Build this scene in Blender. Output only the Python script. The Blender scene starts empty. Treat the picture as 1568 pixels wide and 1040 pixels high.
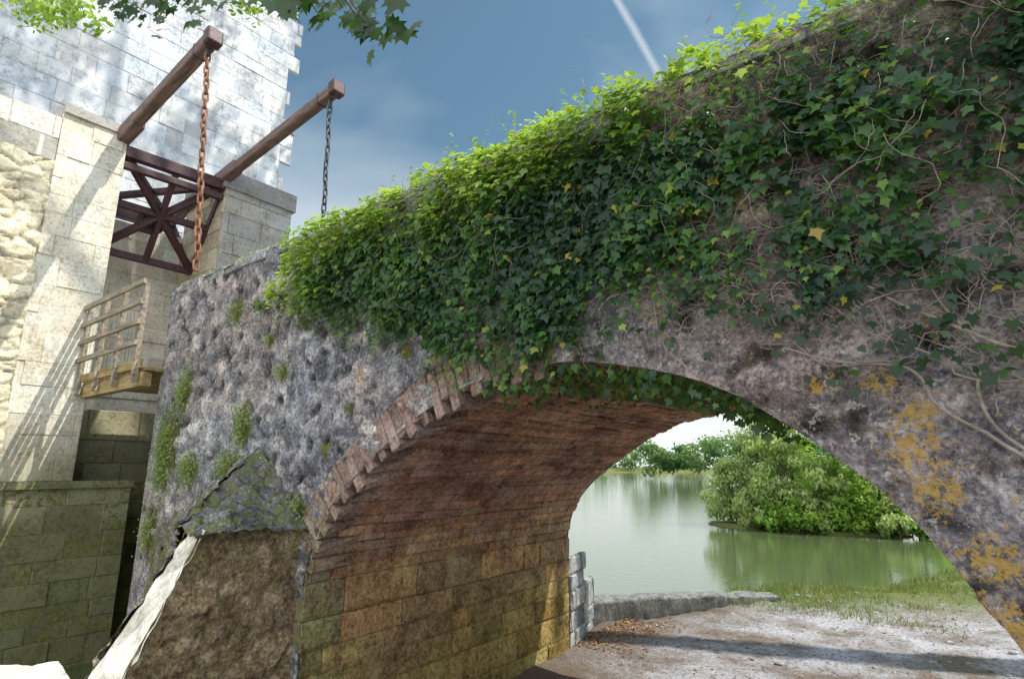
import bpy, math, random
import numpy as np
from mathutils import Vector, noise, Matrix
random.seed(7); rng=np.random.default_rng(7)
D=3.0; CZ=2.4
def M(x,y,z): return (x*D,y*D,z*D+CZ)
SUN=Vector((1.0,0.44,1.6)).normalized()
scene=bpy.context.scene
COL=scene.collection

# ---------------------------------------------------------------- materials
def newmat(name):
    m=bpy.data.materials.new(name); m.use_nodes=True
    nt=m.node_tree
    for n in list(nt.nodes): nt.nodes.remove(n)
    return m,nt
class NT:
    def __init__(s,nt): s.nt=nt
    def n(s,t,**k):
        x=s.nt.nodes.new(t)
        for a,b in k.items(): setattr(x,a,b)
        return x
    def l(s,a,b): s.nt.links.new(a,b)
    def ramp(s,src,stops,interp='LINEAR'):
        r=s.n('ShaderNodeValToRGB'); cr=r.color_ramp; cr.interpolation=interp
        while len(cr.elements)<len(stops): cr.elements.new(0.5)
        for e,(p,c) in zip(cr.elements,stops):
            e.position=p; e.color=(c,c,c,1) if isinstance(c,(int,float)) else (*c,1)
        s.l(src,r.inputs[0]); return r.outputs[0]
    def mix(s,f,a,b,mode='MIX'):
        m=s.n('ShaderNodeMix',data_type='RGBA',blend_type=mode,clamp_factor=True)
        for i,v in ((0,f),(6,a),(7,b)):
            if hasattr(v,'links'): s.l(v,m.inputs[i])
            else: m.inputs[i].default_value=v if i==0 else (*v,1)
        return m.outputs[2]
    def math(s,op,a,b=0.0,clamp=False):
        m=s.n('ShaderNodeMath',operation=op,use_clamp=clamp)
        for i,v in ((0,a),(1,b)):
            if hasattr(v,'links'): s.l(v,m.inputs[i])
            else: m.inputs[i].default_value=v
        return m.outputs[0]
    def noise(s,vec,scale,detail=4,rough=.6,dist=0.0):
        t=s.n('ShaderNodeTexNoise'); t.inputs['Scale'].default_value=scale; t.inputs['Detail'].default_value=detail
        t.inputs['Roughness'].default_value=rough; t.inputs['Distortion'].default_value=dist
        s.l(vec,t.inputs['Vector']); return t.outputs[0]
def stone(name,dark,mid,light,scale=5,bump=.6,big=None,low=None,moss=True,lichen=True,rough=.95,speck=.35,bdist=.03,pit=.65,con=.13):
    m,nt=newmat(name); g=NT(nt)
    geo=g.n('ShaderNodeNewGeometry'); P=geo.outputs['Position']
    n1=g.noise(P,scale,4,.74); n2=g.noise(P,scale*7,3,.78); n3=g.noise(P,.9,2,.6)
    a=g.math('ADD',g.math('MULTIPLY',n1,.5),g.math('MULTIPLY',n2,.5))
    c=g.ramp(a,[(.5-con,dark),(.5,mid),(.5+con,light)])
    if big: c=g.mix(g.ramp(n3,[(.38,0),(.62,.75)]),c,g.mix(1,c,big,'MULTIPLY'))
    at=g.n('ShaderNodeAttribute',attribute_name='Col')
    c=g.mix(1,c,at.outputs['Color'],'MULTIPLY')
    v=g.noise(P,13,3,.82)
    c=g.mix(g.math('MULTIPLY',g.ramp(v,[(.58,0),(.66,1)]),speck),c,(.6,.59,.56))
    c=g.mix(g.math('MULTIPLY',g.ramp(v,[(.34,1),(.43,0)]),pit),c,tuple(x*.4 for x in dark))
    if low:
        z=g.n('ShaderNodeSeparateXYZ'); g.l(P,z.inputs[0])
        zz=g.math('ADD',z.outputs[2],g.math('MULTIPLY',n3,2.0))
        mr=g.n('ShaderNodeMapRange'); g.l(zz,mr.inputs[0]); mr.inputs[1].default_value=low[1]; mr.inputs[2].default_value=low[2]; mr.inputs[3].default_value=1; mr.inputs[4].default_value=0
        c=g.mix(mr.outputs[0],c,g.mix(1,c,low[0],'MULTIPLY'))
    if moss:
        am=g.n('ShaderNodeAttribute',attribute_name='moss')
        mm=g.math('ADD',am.outputs['Fac'],g.math('MULTIPLY',g.math('SUBTRACT',v,.5),2.6))
        mc=g.mix(n2,(.05,.065,.012),(.22,.23,.05))
        c=g.mix(g.ramp(mm,[(.45,0),(.62,.9)]),c,mc)
    if lichen:
        al=g.n('ShaderNodeAttribute',attribute_name='lichen')
        lm=g.math('ADD',al.outputs['Fac'],g.math('MULTIPLY',g.math('SUBTRACT',g.noise(P,23,3,.9),.5),3.4))
        lc=g.mix(n2,(.22,.12,.02),(.50,.34,.09))
        c=g.mix(g.ramp(lm,[(.64,0),(.92,.85)]),c,lc)
    b=g.n('ShaderNodeBsdfPrincipled'); g.l(c,b.inputs['Base Color']); b.inputs['Roughness'].default_value=rough
    b.inputs['Specular IOR Level'].default_value=.15
    bp=g.n('ShaderNodeBump'); bp.inputs['Strength'].default_value=bump; bp.inputs['Distance'].default_value=bdist
    g.l(a,bp.inputs['Height']); g.l(bp.outputs[0],b.inputs['Normal'])
    o=g.n('ShaderNodeOutputMaterial'); g.l(b.outputs[0],o.inputs[0]); return m
def leafmat(name,stops,trans=.4,tcol=(.25,.45,.03),rough=.4,spec=.5):
    m,nt=newmat(name); g=NT(nt)
    at=g.n('ShaderNodeAttribute',attribute_name='Col')
    sp=g.n('ShaderNodeSeparateColor'); g.l(at.outputs['Color'],sp.inputs[0])
    c=g.ramp(sp.outputs[0],stops)
    b=g.n('ShaderNodeBsdfPrincipled'); g.l(c,b.inputs['Base Color']); b.inputs['Roughness'].default_value=rough
    b.inputs['Specular IOR Level'].default_value=spec
    t=g.n('ShaderNodeBsdfTranslucent'); g.l(g.mix(.5,c,tcol),t.inputs[0])
    mx=g.n('ShaderNodeMixShader'); mx.inputs[0].default_value=trans
    g.l(b.outputs[0],mx.inputs[1]); g.l(t.outputs[0],mx.inputs[2])
    o=g.n('ShaderNodeOutputMaterial'); g.l(mx.outputs[0],o.inputs[0]); return m
def woodmat(name,c1,c2,axis=0,rough=.7):
    m,nt=newmat(name); g=NT(nt)
    tc=g.n('ShaderNodeNewGeometry'); mp=g.n('ShaderNodeMapping'); sc=[14,14,14]; sc[axis]=1.2
    mp.inputs['Scale'].default_value=sc; g.l(tc.outputs['Position'],mp.inputs[0])
    n=g.noise(mp.outputs[0],1.6,4,.65,.3); n2=g.noise(tc.outputs['Position'],3,2)
    c=g.mix(g.ramp(n,[(.35,0),(.65,1)]),c1,c2)
    c=g.mix(g.math('MULTIPLY',g.ramp(n2,[(.45,0),(.7,1)]),.4),c,tuple(x*.45 for x in c1))
    b=g.n('ShaderNodeBsdfPrincipled'); g.l(c,b.inputs['Base Color']); b.inputs['Roughness'].default_value=rough
    bp=g.n('ShaderNodeBump'); bp.inputs['Strength'].default_value=.4; bp.inputs['Distance'].default_value=.01
    g.l(n,bp.inputs['Height']); g.l(bp.outputs[0],b.inputs['Normal'])
    o=g.n('ShaderNodeOutputMaterial'); g.l(b.outputs[0],o.inputs[0]); return m

facade_m=stone('rubble_stone',(.075,.072,.08),(.26,.26,.28),(.62,.62,.63),5,.9,big=(1,.88,.80),moss=True,speck=.45,con=.125,bdist=.022,pit=.6)
coping_m=stone('coping_stone',(.12,.12,.12),(.36,.36,.36),(.66,.66,.64),6,.7,moss=True,lichen=False)
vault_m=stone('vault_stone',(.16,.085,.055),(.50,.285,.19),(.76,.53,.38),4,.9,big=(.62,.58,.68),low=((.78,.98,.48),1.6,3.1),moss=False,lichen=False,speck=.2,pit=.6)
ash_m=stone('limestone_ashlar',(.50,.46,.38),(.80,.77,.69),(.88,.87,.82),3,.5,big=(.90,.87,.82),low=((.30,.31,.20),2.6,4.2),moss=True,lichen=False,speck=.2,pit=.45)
tall_m=stone('tower_limestone',(.42,.44,.48),(.80,.81,.82),(.88,.88,.88),1.2,.4,big=(.50,.55,.64),moss=False,lichen=False,speck=.1,pit=.25)  # large blue-grey patches paint dappled tree shade onto the keep
butt_m=stone('buttress_stone',(.08,.06,.035),(.28,.205,.12),(.58,.48,.34),5,.9,big=(.7,.68,.5),moss=True,lichen=False)  # dark brown puts the flank's shade into the stone colour
ledge_m=stone('ledge_stone',(.45,.40,.32),(.72,.69,.62),(.84,.82,.76),3,.6,moss=False,lichen=False,pit=.3)
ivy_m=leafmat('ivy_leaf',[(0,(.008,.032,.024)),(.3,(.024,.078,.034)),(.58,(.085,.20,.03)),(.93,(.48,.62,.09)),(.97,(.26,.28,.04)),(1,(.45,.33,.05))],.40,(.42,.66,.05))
stem_m=woodmat('vine_stem',(.14,.115,.095),(.36,.31,.25))
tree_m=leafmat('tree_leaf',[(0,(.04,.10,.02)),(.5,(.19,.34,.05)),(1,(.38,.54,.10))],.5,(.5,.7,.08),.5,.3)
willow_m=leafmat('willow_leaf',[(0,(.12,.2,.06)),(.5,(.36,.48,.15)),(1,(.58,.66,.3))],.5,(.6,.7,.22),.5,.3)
far_m=leafmat('far_leaf',[(0,(.03,.07,.03)),(.5,(.12,.21,.07)),(1,(.24,.37,.11))],.3,(.3,.5,.1),.7,.1)
maple_m=leafmat('maple_leaf',[(0,(.012,.035,.012)),(1,(.04,.085,.018))],.3,(.1,.28,.02))
grass_m=leafmat('grass_blade',[(0,(.06,.1,.02)),(.6,(.18,.25,.07)),(1,(.40,.38,.18))],.35,(.4,.5,.08),.6,.2)
bark_m=woodmat('bark',(.06,.05,.04),(.16,.13,.1),2,.9)
dkwood=woodmat('painted_timber',(.04,.016,.022),(.11,.045,.05),0,.5)
beamwood=woodmat('beam_timber',(.08,.05,.042),(.25,.155,.13),0,.6)
deckwood=woodmat('deck_timber',(.24,.17,.07),(.50,.38,.17),0,.7)
rust=woodmat('rusty_iron',(.16,.065,.03),(.40,.19,.11),2,.8)
iron=woodmat('dark_iron',(.03,.035,.045),(.09,.1,.12),2,.5)

# ---------------------------------------------------------------- mesh builder
class MB:
    def __init__(s): s.v=[];s.f=[];s.c=[];s.moss=[];s.lich=[]
    def add(s,vs,fs,col=(1,1,1),moss=0,lich=0):
        o=len(s.v); s.v+= [tuple(v) for v in vs]; s.f+=[tuple(i+o for i in f) for f in fs]
        s.c+= [col]*len(vs); s.moss+=[moss]*len(vs); s.lich+=[lich]*len(vs)
    def box(s,a,b,col=(1,1,1),moss=0):
        x0,y0,z0=a;x1,y1,z1=b
        s.add([(x0,y0,z0),(x1,y0,z0),(x1,y1,z0),(x0,y1,z0),(x0,y0,z1),(x1,y0,z1),(x1,y1,z1),(x0,y1,z1)],
              [(0,3,2,1),(4,5,6,7),(0,1,5,4),(1,2,6,5),(2,3,7,6),(3,0,4,7)],col,moss)
    def obj(s,name,mat,parent=None,smooth=False,bevel=0):
        me=bpy.data.meshes.new(name); me.from_pydata(s.v,[],s.f); me.update()
        if s.c:
            ca=me.attributes.new('Col','FLOAT_COLOR','POINT')
            ca.data.foreach_set('color',np.c_[np.array(s.c,dtype=np.float32),np.ones(len(s.c),dtype=np.float32)].ravel())
            for nm,ar in (('moss',s.moss),('lichen',s.lich)):
                at=me.attributes.new(nm,'FLOAT','POINT'); at.data.foreach_set('value',np.array(ar,dtype=np.float32))
        me.materials.append(mat)
        if smooth: me.polygons.foreach_set('use_smooth',[True]*len(me.polygons))
        o=bpy.data.objects.new(name,me); COL.objects.link(o)
        if parent: o.parent=parent
        if bevel:
            bv=o.modifiers.new('b','BEVEL'); bv.width=bevel; bv.segments=2; bv.limit_method='ANGLE'
        return o
def empty(name):
    e=bpy.data.objects.new(name,None); COL.objects.link(e); return e
def fast_mesh(name,verts,nper,mat,cols,parent=None):
    N=len(verts); me=bpy.data.meshes.new(name)
    me.vertices.add(N*nper); me.vertices.foreach_set('co',verts.astype(np.float32).ravel())
    me.loops.add(N*nper); me.loops.foreach_set('vertex_index',np.arange(N*nper,dtype=np.int32))
    me.polygons.add(N); me.polygons.foreach_set('loop_start',np.arange(0,N*nper,nper,dtype=np.int32))
    me.polygons.foreach_set('loop_total',np.full(N,nper,dtype=np.int32))
    me.update(calc_edges=True); me.validate()
    ca=me.attributes.new('Col','FLOAT_COLOR','POINT')
    c=np.repeat(np.asarray(cols,dtype=np.float32),nper); ca.data.foreach_set('color',np.stack([c,c,c,np.ones_like(c)],1).ravel())
    me.materials.append(mat); o=bpy.data.objects.new(name,me); COL.objects.link(o)
    if parent: o.parent=parent
    return o
IVY=np.array([(0,.3),(.28,.45),(.34,.2),(.52,.02),(.22,-.14),(0,-.62),(-.22,-.14),(-.52,.02),(-.34,.2),(-.28,.45)])
OVAL=np.array([(0,.5),(.28,.2),(.25,-.2),(0,-.55),(-.25,-.2),(-.28,.2)])
DIA=np.array([(0,.5),(.35,0),(0,-.5),(-.35,0)])
MAPLE=np.array([(0,.35),(.12,.2),(.38,.38),(.34,.18),(.6,.1),(.42,-.08),(.46,-.38),(.24,-.26),(.14,-.4),(0,-.75),(-.14,-.4),(-.24,-.26),(-.46,-.38),(-.42,-.08),(-.6,.1),(-.34,.18),(-.38,.38),(-.12,.2)])
def nrm(a): return a/np.maximum(np.linalg.norm(a,axis=-1,keepdims=True),1e-9)
def leaves(name,C,Nn,Up,size,shape,mat,cols,parent=None,fold=.25):
    Nn=nrm(Nn); R=nrm(np.cross(Up,Nn)); U=np.cross(Nn,R)
    px=shape[:,0][None,:,None]; py=shape[:,1][None,:,None]
    pz=-fold*np.abs(px)-.15*py*py
    V=C[:,None,:]+size[:,None,None]*(px*R[:,None,:]+py*U[:,None,:]+pz*Nn[:,None,:])
    return fast_mesh(name,V,len(shape),mat,cols,parent)
def ntex(p,s): return noise.noise(Vector(p)*s)
def tubes(name,paths,mat,parent=None):
    cu=bpy.data.curves.new(name,'CURVE'); cu.dimensions='3D'; cu.bevel_depth=1.0; cu.bevel_resolution=1; cu.use_fill_caps=True
    for pts,rads in paths:
        sp=cu.splines.new('POLY'); sp.points.add(len(pts)-1)
        for i,(p,r) in enumerate(zip(pts,rads)): sp.points[i].co=(*p,1); sp.points[i].radius=r
    cu.materials.append(mat); o=bpy.data.objects.new(name,cu); COL.objects.link(o)
    dg=bpy.context.evaluated_depsgraph_get(); me=bpy.data.meshes.new_from_object(o.evaluated_get(dg))
    bpy.data.objects.remove(o); me.name=name
    o=bpy.data.objects.new(name,me); COL.objects.link(o)
    if parent: o.parent=parent
    return o
def random_hash(v):
    t=math.sin(v[0]*12.9898+v[1]*78.233+v[2]*37.7)*43758.5453; return t-math.floor(t)

def ashlar(mb,O,U,V,N,w,h,course=.32,lmin=.4,lmax=.85,jit=.012,gap=.012,ch=.015,depth=.06,var=.18,rag=0,mossf=None,tint=(1,1,1),rnd=.35,bed=.6):
    O,U,V,N=[np.array(a,float) for a in (O,U,V,N)]
    z=0
    while z<h-1e-3:
        c=min(course*random.uniform(.75,1.25),h-z)
        if h-z-c<course*.4: c=h-z
        x=-random.uniform(0,lmax*.5)
        ww=w+(random.choice([0,rag,rag*.4]) if rag else 0)
        while x<ww:
            l=random.uniform(lmin,lmax); x0=max(x,0)+gap/2; x1=min(x+l,ww)-gap/2; x+=l
            if x1-x0<.04: continue
            z0=z+gap/2; z1=z+c-gap/2
            j=random.gauss(0,jit); t=random.gauss(0,jit*.5)
            q=[]
            for (a,b,n) in ((x0,z0,-depth),(x1,z0,-depth),(x1,z1,-depth),(x0,z1,-depth),
                            (x0,z0,j-ch),(x1,z0,j-ch+t),(x1,z1,j-ch+t),(x0,z1,j-ch),
                            (x0+ch,z0+ch,j),(x1-ch,z0+ch,j+t),(x1-ch,z1-ch,j+t),(x0+ch,z1-ch,j)):
                aa=a+random.uniform(-1,1)*ch*rnd; bb=b+random.uniform(-1,1)*ch*rnd
                q.append(O+U*aa+V*bb+N*n)
            k=1+random.uniform(-var,var*.6); hue=random.uniform(-.04,.04)
            ms=mossf(q[8]) if mossf else 0
            mb.add(q,[(8,9,10,11),(4,5,9,8),(5,6,10,9),(6,7,11,10),(7,4,8,11),(0,1,5,4),(1,2,6,5),(2,3,7,6),(3,0,4,7)],
                   (k*(1+hue)*tint[0],k*tint[1],k*(1-hue)*tint[2]),ms)
        z+=c
    q=[O-N*ch*1.25,O+U*w-N*ch*1.25,O+U*w+V*h-N*ch*1.25,O+V*h-N*ch*1.25]
    mb.add(q,[(0,1,2,3)],(bed*tint[0],bed*tint[1],bed*tint[2]))
def patch(mb,a,b,c,d,n,amp,col,moss,seed=0,sc=5,rub=0,mossz=None,m=None,con=.25):
    m=m or n
    a,b,c,d=[Vector(M(*q)) for q in (a,b,c,d)]; nn=(b-a).cross(d-a).normalized(); o=len(mb.v)
    for i in range(n+1):
        for j in range(m+1):
            u,v=i/n,j/m; p=a*(1-u)*(1-v)+b*u*(1-v)+c*u*v+d*(1-u)*v
            h=noise.fractal(p*sc+Vector((seed,0,0)),.9,2.1,4)*amp; k=1
            if rub:
                w=p+Vector((ntex(p,2.3),ntex(p+Vector((7,0,0)),2.3),ntex(p+Vector((0,9,0)),2.3)))*.09
                dd,pp=noise.voronoi(Vector((w.x*rub,w.y*rub,w.z*rub*1.9))); s=min(1,(dd[1]-dd[0])/.13); hh=random_hash(pp[0])
                h+=s*amp*(.3+hh)-amp*.5; k=(1-con+con*s)*(.75+.5*hh)
            mb.v.append(tuple(p+nn*h)); mb.c.append(tuple(q*k for q in col)); mb.moss.append(moss+(mossz(p) if mossz else 0)); mb.lich.append(0)
    for i in range(n):
        for j in range(m): k=o+i*(m+1)+j; mb.f.append((k,k+m+1,k+m+2,k+1))

# ---------------------------------------------------------------- BRIDGE
bridge=empty('stone_arch_bridge')
A=[(-1.5,-1.1),(-1.5,-.8),(-1.5,-.56),(-1.505,-.4),(-1.495,-.28),(-1.45,-.17),(-1.37,-.08),(-1.265,0),(-1.155,.07),(-1.04,.135),(-.93,.178),(-.84,.2),(-.75,.212),(-.65,.215),(-.56,.206),(-.46,.185),(-.37,.158),(-.3,.128),(-.25,.095),(-.19,.05),(-.13,0),(-.09,-.037),(-.055,-.08),(-.025,-.125),(0,-.17),(.03,-.22),(.06,-.3),(.08,-.4),(.09,-.55),(.09,-.8),(.09,-1.1)]
def resample(pts,step):
    P=[Vector((p[0],p[1],0)) for p in pts]; out=[]
    for i in range(len(P)-1):
        p0=P[max(i-1,0)];p1=P[i];p2=P[i+1];p3=P[min(i+2,len(P)-1)]
        for k in range(20):
            t=k/20
            out.append(.5*((2*p1)+(p2-p0)*t+(2*p0-5*p1+4*p2-p3)*t*t+(3*p1-p0-3*p2+p3)*t**3))
    out.append(P[-1]); L=[0]
    for a,b in zip(out,out[1:]): L.append(L[-1]+(b-a).length)
    L=np.array(L); X=np.array([o.x for o in out]); Z=np.array([o.y for o in out])
    n=max(2,int(L[-1]/step)); s=np.linspace(0,L[-1],n)
    return np.interp(s,L,X),np.interp(s,L,Z)
ax,az=resample([(x*D,z*D+CZ) for x,z in A],.025)
TOP=.765*D+CZ; Y0=3.0; Y1=3.0+1.39*D; BOT=-.9
MOSS=[(a*D,b*D+CZ,r1,r2) for a,b,r1,r2 in [(-2.05,.56,.16,.18),(-2.4,.29,.18,.34),(-1.92,.14,.18,.3),(-2.0,0,.24,.2),(-2.29,-.01,.24,.22),(-2.51,.06,.3,.6),(-1.57,-.13,.22,.18),(-1.21,.38,.12,.12),(-1.7,.3,.1,.1),(-2.2,-.25,.4,.16),(-1.45,.05,.08,.1),(-2.55,-.25,.2,.3),(-1.8,.42,.08,.08),(-1.35,.16,.07,.07),(-1.75,.0,.1,.1),(-1.6,.45,.09,.07),(-1.12,.3,.07,.08)]]
LICH=[(a*D,b*D+CZ,r) for a,b,r in [(-.05,.03,.17),(-.03,-.03,.17),(-.08,.12,.1),(.02,-.12,.17),(.03,-.20,.2),(-.16,.12,.07),(-.43,.29,.08),(-.04,.07,.15),(.09,-.05,.13),(.1,.05,.1),(-1.3,.25,.1),(-1.0,.27,.1),(.0,.2,.07),(.08,-.3,.2)]]
def mossclumps(x,z):
    m=0
    for (cx,cz,rx,rz) in MOSS:
        e=((x-cx)/rx)**2+((z-cz)/rz)**2
        if e<6: m=max(m,math.exp(-e))
    return m
def relief(x,z):
    wx=x+.10*ntex((x,z,3),3.1)+.03*ntex((x,z,13),11); wz=z+.07*ntex((x,z,9),3.1)+.02*ntex((x,z,19),11)
    d,p=noise.voronoi(Vector((wx*3.7,wz*7.6,.5)))
    e=d[1]-d[0]; s=min(1,max(0,e/.14)); h=random_hash(p[0]); smooth=0
    if x>-2.4: smooth=min(1,(x+2.4)/1.2)*min(1,max(0,(3.7-z)/.5))
    k=1-.5*smooth
    gr=ntex((x,z,5),14); pit=max(0,-ntex((x,z,31),8.5)-.2)
    r=k*(s*(.004+.026*h)-.010)+.010*noise.fractal(Vector((x*4,z*4,1)),.8,2.1,4)+.008*gr-.10*pit*k
    c=(1-k)+k*(1.16-.30*s+.62*s*(h-.42)*1.5)
    c*=1-2.0*pit
    c*=1+.28*ntex((x,z,41),1.6)
    return r,max(.2,c),h,smooth
low=[];top=[]
nb=140
for i in range(nb): 
    t=i/nb; low.append((-8.08+t*(3.58),BOT)); top.append((-7.98+t*(7.98-5.85),TOP))
sel=[i for i in range(len(ax)) if az[i]>BOT]
for i in sel:
    x,z=ax[i],az[i]
    if x<-2 and z<CZ-.28*D: t=(z-BOT)/(CZ-.28*D-BOT); X=-5.85+t*(5.85-4.9)
    elif x<-.75: 
        t=(x+4.5)/(4.5-.75); X=-4.9+t*(4.9-.6)
    elif z>CZ-.3*D: t=(CZ+.095*D-z)/(.395*D); X=-.6+max(t,0)*1.9
    else: t=(CZ-.3*D-z)/(CZ-.3*D-BOT); X=1.3+t*.8
    low.append((x,z)); top.append((X,TOP))
for i in range(70):
    t=(i+1)/70; low.append((.27+t*8.7,BOT)); top.append((2.12+t*6.9,TOP))
mx=-99
for i,(X,Z) in enumerate(top):
    X=max(X,mx+.002); mx=X; top[i]=(X,Z)
R=150
fb=MB(); nc=len(low)
for i in range(nc):
    for j in range(R+1):
        t=j/R; x=low[i][0]+(top[i][0]-low[i][0])*t; z=low[i][1]+(top[i][1]-low[i][1])*t
        r,c,h,sm=relief(x,z)
        if x<-7.7: r*=max(0,(x+8.1)/.4)
        if j==0: r=r*.3+.01
        tint=(c*(1+.10*(h-.5)),c,c*(1+.12*(.5-h)))
        if sm>0: tint=tuple(a*(1-sm)+a*b*sm for a,b in zip(tint,(.74,.66,.62)))
        if x>-1.8 and z>3.2:
            kk=min(1,(x+1.8)/.5)*min(1,(z-3.2)/.4); tint=tuple(a*(1-kk)+a*b*kk for a,b in zip(tint,(.80,.68,.58)))
        fb.v.append((x,Y0-r,z)); fb.c.append(tint)
        ms=mossclumps(x,z); ms=max(ms,.2*max(0,(1.8-z)/1.8)*(x<-4)); fb.moss.append(ms*.9)
        l=0
        for cx,cz,rr in LICH: l=max(l,math.exp(-((x-cx)**2+(z-cz)**2)/rr**2))
        l=l*.88
        if x>-.9: l=max(l,.29)
        elif l<.2: l=.2
        fb.lich.append(l)
for i in range(nc-1):
    for j in range(R):
        a=i*(R+1)+j; fb.f.append((a,a+R+1,a+R+2,a+1))
fb.obj('spandrel_front',facade_m,bridge,smooth=True)
bb=MB()
for i in range(0,nc-1):
    (x0,z0),(x1,z1)=low[i],low[i+1];(X0,Z0),(X1,Z1)=top[i],top[i+1]
    bb.add([(x0,Y1,z0),(x1,Y1,z1),(X1,Y1,Z1),(X0,Y1,Z0)],[(0,3,2,1)],(.9,.9,.9))
bb.add([(-8.08,Y0+.03,BOT),(-8.08,Y1,BOT),(-7.98,Y1,TOP),(-7.98,Y0+.03,TOP)],[(0,3,2,1)],(.9,.9,.9),.2)
bb.add([(9,Y0,BOT),(9,Y1,BOT),(9,Y1,TOP),(9,Y0,TOP)],[(0,1,2,3)],(.9,.9,.9),.2)
DK=CZ+.41*D
bb.add([(-7.98,Y0+.45,DK),(9,Y0+.45,DK),(9,Y1-.45,DK),(-7.98,Y1-.45,DK)],[(0,1,2,3)],(.8,.8,.8))
for ya,yb in ((Y0,Y0+.45),(Y1-.45,Y1)):
    bb.add([(-7.98,ya,TOP),(9,ya,TOP),(9,yb,TOP),(-7.98,yb,TOP)],[(0,1,2,3)],(.8,.8,.8))
for yb,fl in ((Y0+.45,1),(Y1-.45,0)):
    bb.add([(-7.98,yb,DK),(9,yb,DK),(9,yb,TOP),(-7.98,yb,TOP)],[(0,1,2,3)],(.8,.8,.8))
bb.obj('masonry_body',facade_m,bridge)
cp=MB(); x=-8.05
while x<9:
    l=random.uniform(.10,.34); h=random.uniform(-.01,.07)
    for yb in (Y0,Y1-.45):
        y=yb-random.uniform(.0,.03)
        q=[]
        for sx,sy,sz in ((0,0,-.1),(1,0,-.1),(1,1,-.1),(0,1,-.1),(0,0,h),(1,0,h),(1,1,h),(0,1,h)):
            up=sz>-.05
            q.append((x+sx*l+(-.03 if sx else .03)*up+random.uniform(-.01,.01), y+sy*.46+(.04 if sy==0 else -.04)*up+random.uniform(-.015,.015), TOP+sz+random.uniform(-.025,.025)*up))
        k=random.uniform(.5,.9)
        cp.add(q,[(0,3,2,1),(4,5,6,7),(0,1,5,4),(1,2,6,5),(2,3,7,6),(3,0,4,7)],(k,k,k*1.02),random.choice([0,.1,.3,.5]))
    x+=l-.01
cp.obj('parapet_coping',coping_m,bridge,bevel=.03)
vb=MB(); L=np.r_[0,np.cumsum(np.hypot(np.diff(ax),np.diff(az)))]
def at(s): return np.interp(s,L,ax),np.interp(s,L,az)
s=0; tot=L[-1]; cnt=0
while s<tot-.02:
    x,z=at(s); left=x<-2.0; cnt+=1
    step=random.uniform(.2,.32) if z<CZ-.42*D else (random.uniform(.07,.12) if left else random.uniform(.09,.16))
    s1=min(s+step,tot); xa,za=at(s+.003); xb,zb=at(s1-.003)
    tx_,tz_=xb-xa,zb-za; ln=math.hypot(tx_,tz_); nx,nz=tz_/ln,-tx_/ln
    if nx*(-2.1-xa)+nz*(1.0-za)<0: nx,nz=-nx,-nz
    y=Y0-random.uniform(.0,.012) if left else Y0+.08
    first=True; jr=random.uniform(-.012,.018); lip=0
    if left and za>CZ-.5*D:
        lip=(random.uniform(.07,.13) if cnt%2 else random.uniform(0,.03)) if za>CZ-.25*D else random.choice([0,.03,.05])
    while y<Y1:
        l=random.uniform(.22,.48) if first else random.uniform(.25,.9); ye=min(y+l,Y1)
        if Y1-ye<.15: ye=Y1
        j=jr+random.uniform(-.014,.014); j2=j+random.uniform(-.012,.012)
        if first: j+=lip; j2+=lip*.12
        g_=.003; e=.009; q=[]
        for (sx,yy,off) in ((0,y+g_,-.25),(1,y+g_,-.25),(1,ye-g_,-.25),(0,ye-g_,-.25),(0,y+g_,j-e),(1,y+g_,j-e),(1,ye-g_,j2-e),(0,ye-g_,j2-e)):
            bx,bz=(xa,za) if sx==0 else (xb,zb); q.append((bx+nx*off,yy+random.uniform(-.012,.012)*first,bz+nz*off))
        for (sx,yy,off) in ((0,y+g_+e,j),(1,y+g_+e,j),(1,ye-g_-e,j2),(0,ye-g_-e,j2)):
            f=.1 if sx==0 else .9; bx=xa+(xb-xa)*f; bz=za+(zb-za)*f; o_=random.uniform(-.006,.006)-(.45*lip if (first and sx==1 and yy<ye-.06) else 0); q.append((bx+nx*(off+o_),yy,bz+nz*(off+o_)))
        k=random.uniform(.70,1.14); hu=random.uniform(-.10,.10)
        col=(k*(1+hu),k,k*(1-hu))
        if first and left: k=random.uniform(.6,1.05); col=(k*.80,k*.98,k*1.12)
        vb.add(q,[(8,9,10,11),(4,5,9,8),(5,6,10,9),(6,7,11,10),(7,4,8,11),(0,1,5,4),(1,2,6,5),(2,3,7,6),(3,0,4,7)],col)
        y=ye; first=False
    s=s1
for i in range(len(ax)-1):
    q=[]
    for k in (i,i+1):
        for yy in (Y0+.02,Y1-.005):
            cx,cz=ax[k],az[k]; dx,dz=cx+2.1,cz-1.2; ln=math.hypot(dx,dz); q.append((cx+dx/ln*.018,yy,cz+dz/ln*.018))
    vb.add(q,[(0,1,3,2)],(.7,.7,.7))
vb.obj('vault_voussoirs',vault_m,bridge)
bt=MB()
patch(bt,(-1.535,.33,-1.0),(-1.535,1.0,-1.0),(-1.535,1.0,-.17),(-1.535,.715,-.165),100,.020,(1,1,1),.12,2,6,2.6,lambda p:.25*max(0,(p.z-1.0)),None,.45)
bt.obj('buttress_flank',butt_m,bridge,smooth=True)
sl=MB()
patch(sl,(-1.53,.722,-.155),(-1.60,.722,-.16),(-1.88,.35,-1.0),(-1.53,.35,-1.0),50,.018,(1.1,1.1,1.06),0,1,7,2)  # pale stone colour paints the sunlit strip down the buttress slope
sl.obj('buttress_sunlit_strip',ledge_m,bridge,smooth=True)
cpb=MB()
patch(cpb,(-1.51,.70,-.165),(-1.49,1.0,-.17),(-1.79,.985,.06),(-1.66,.70,-.155),60,.045,(.6,.6,.58),.45,3,5,4,None,None,.5)
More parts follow.
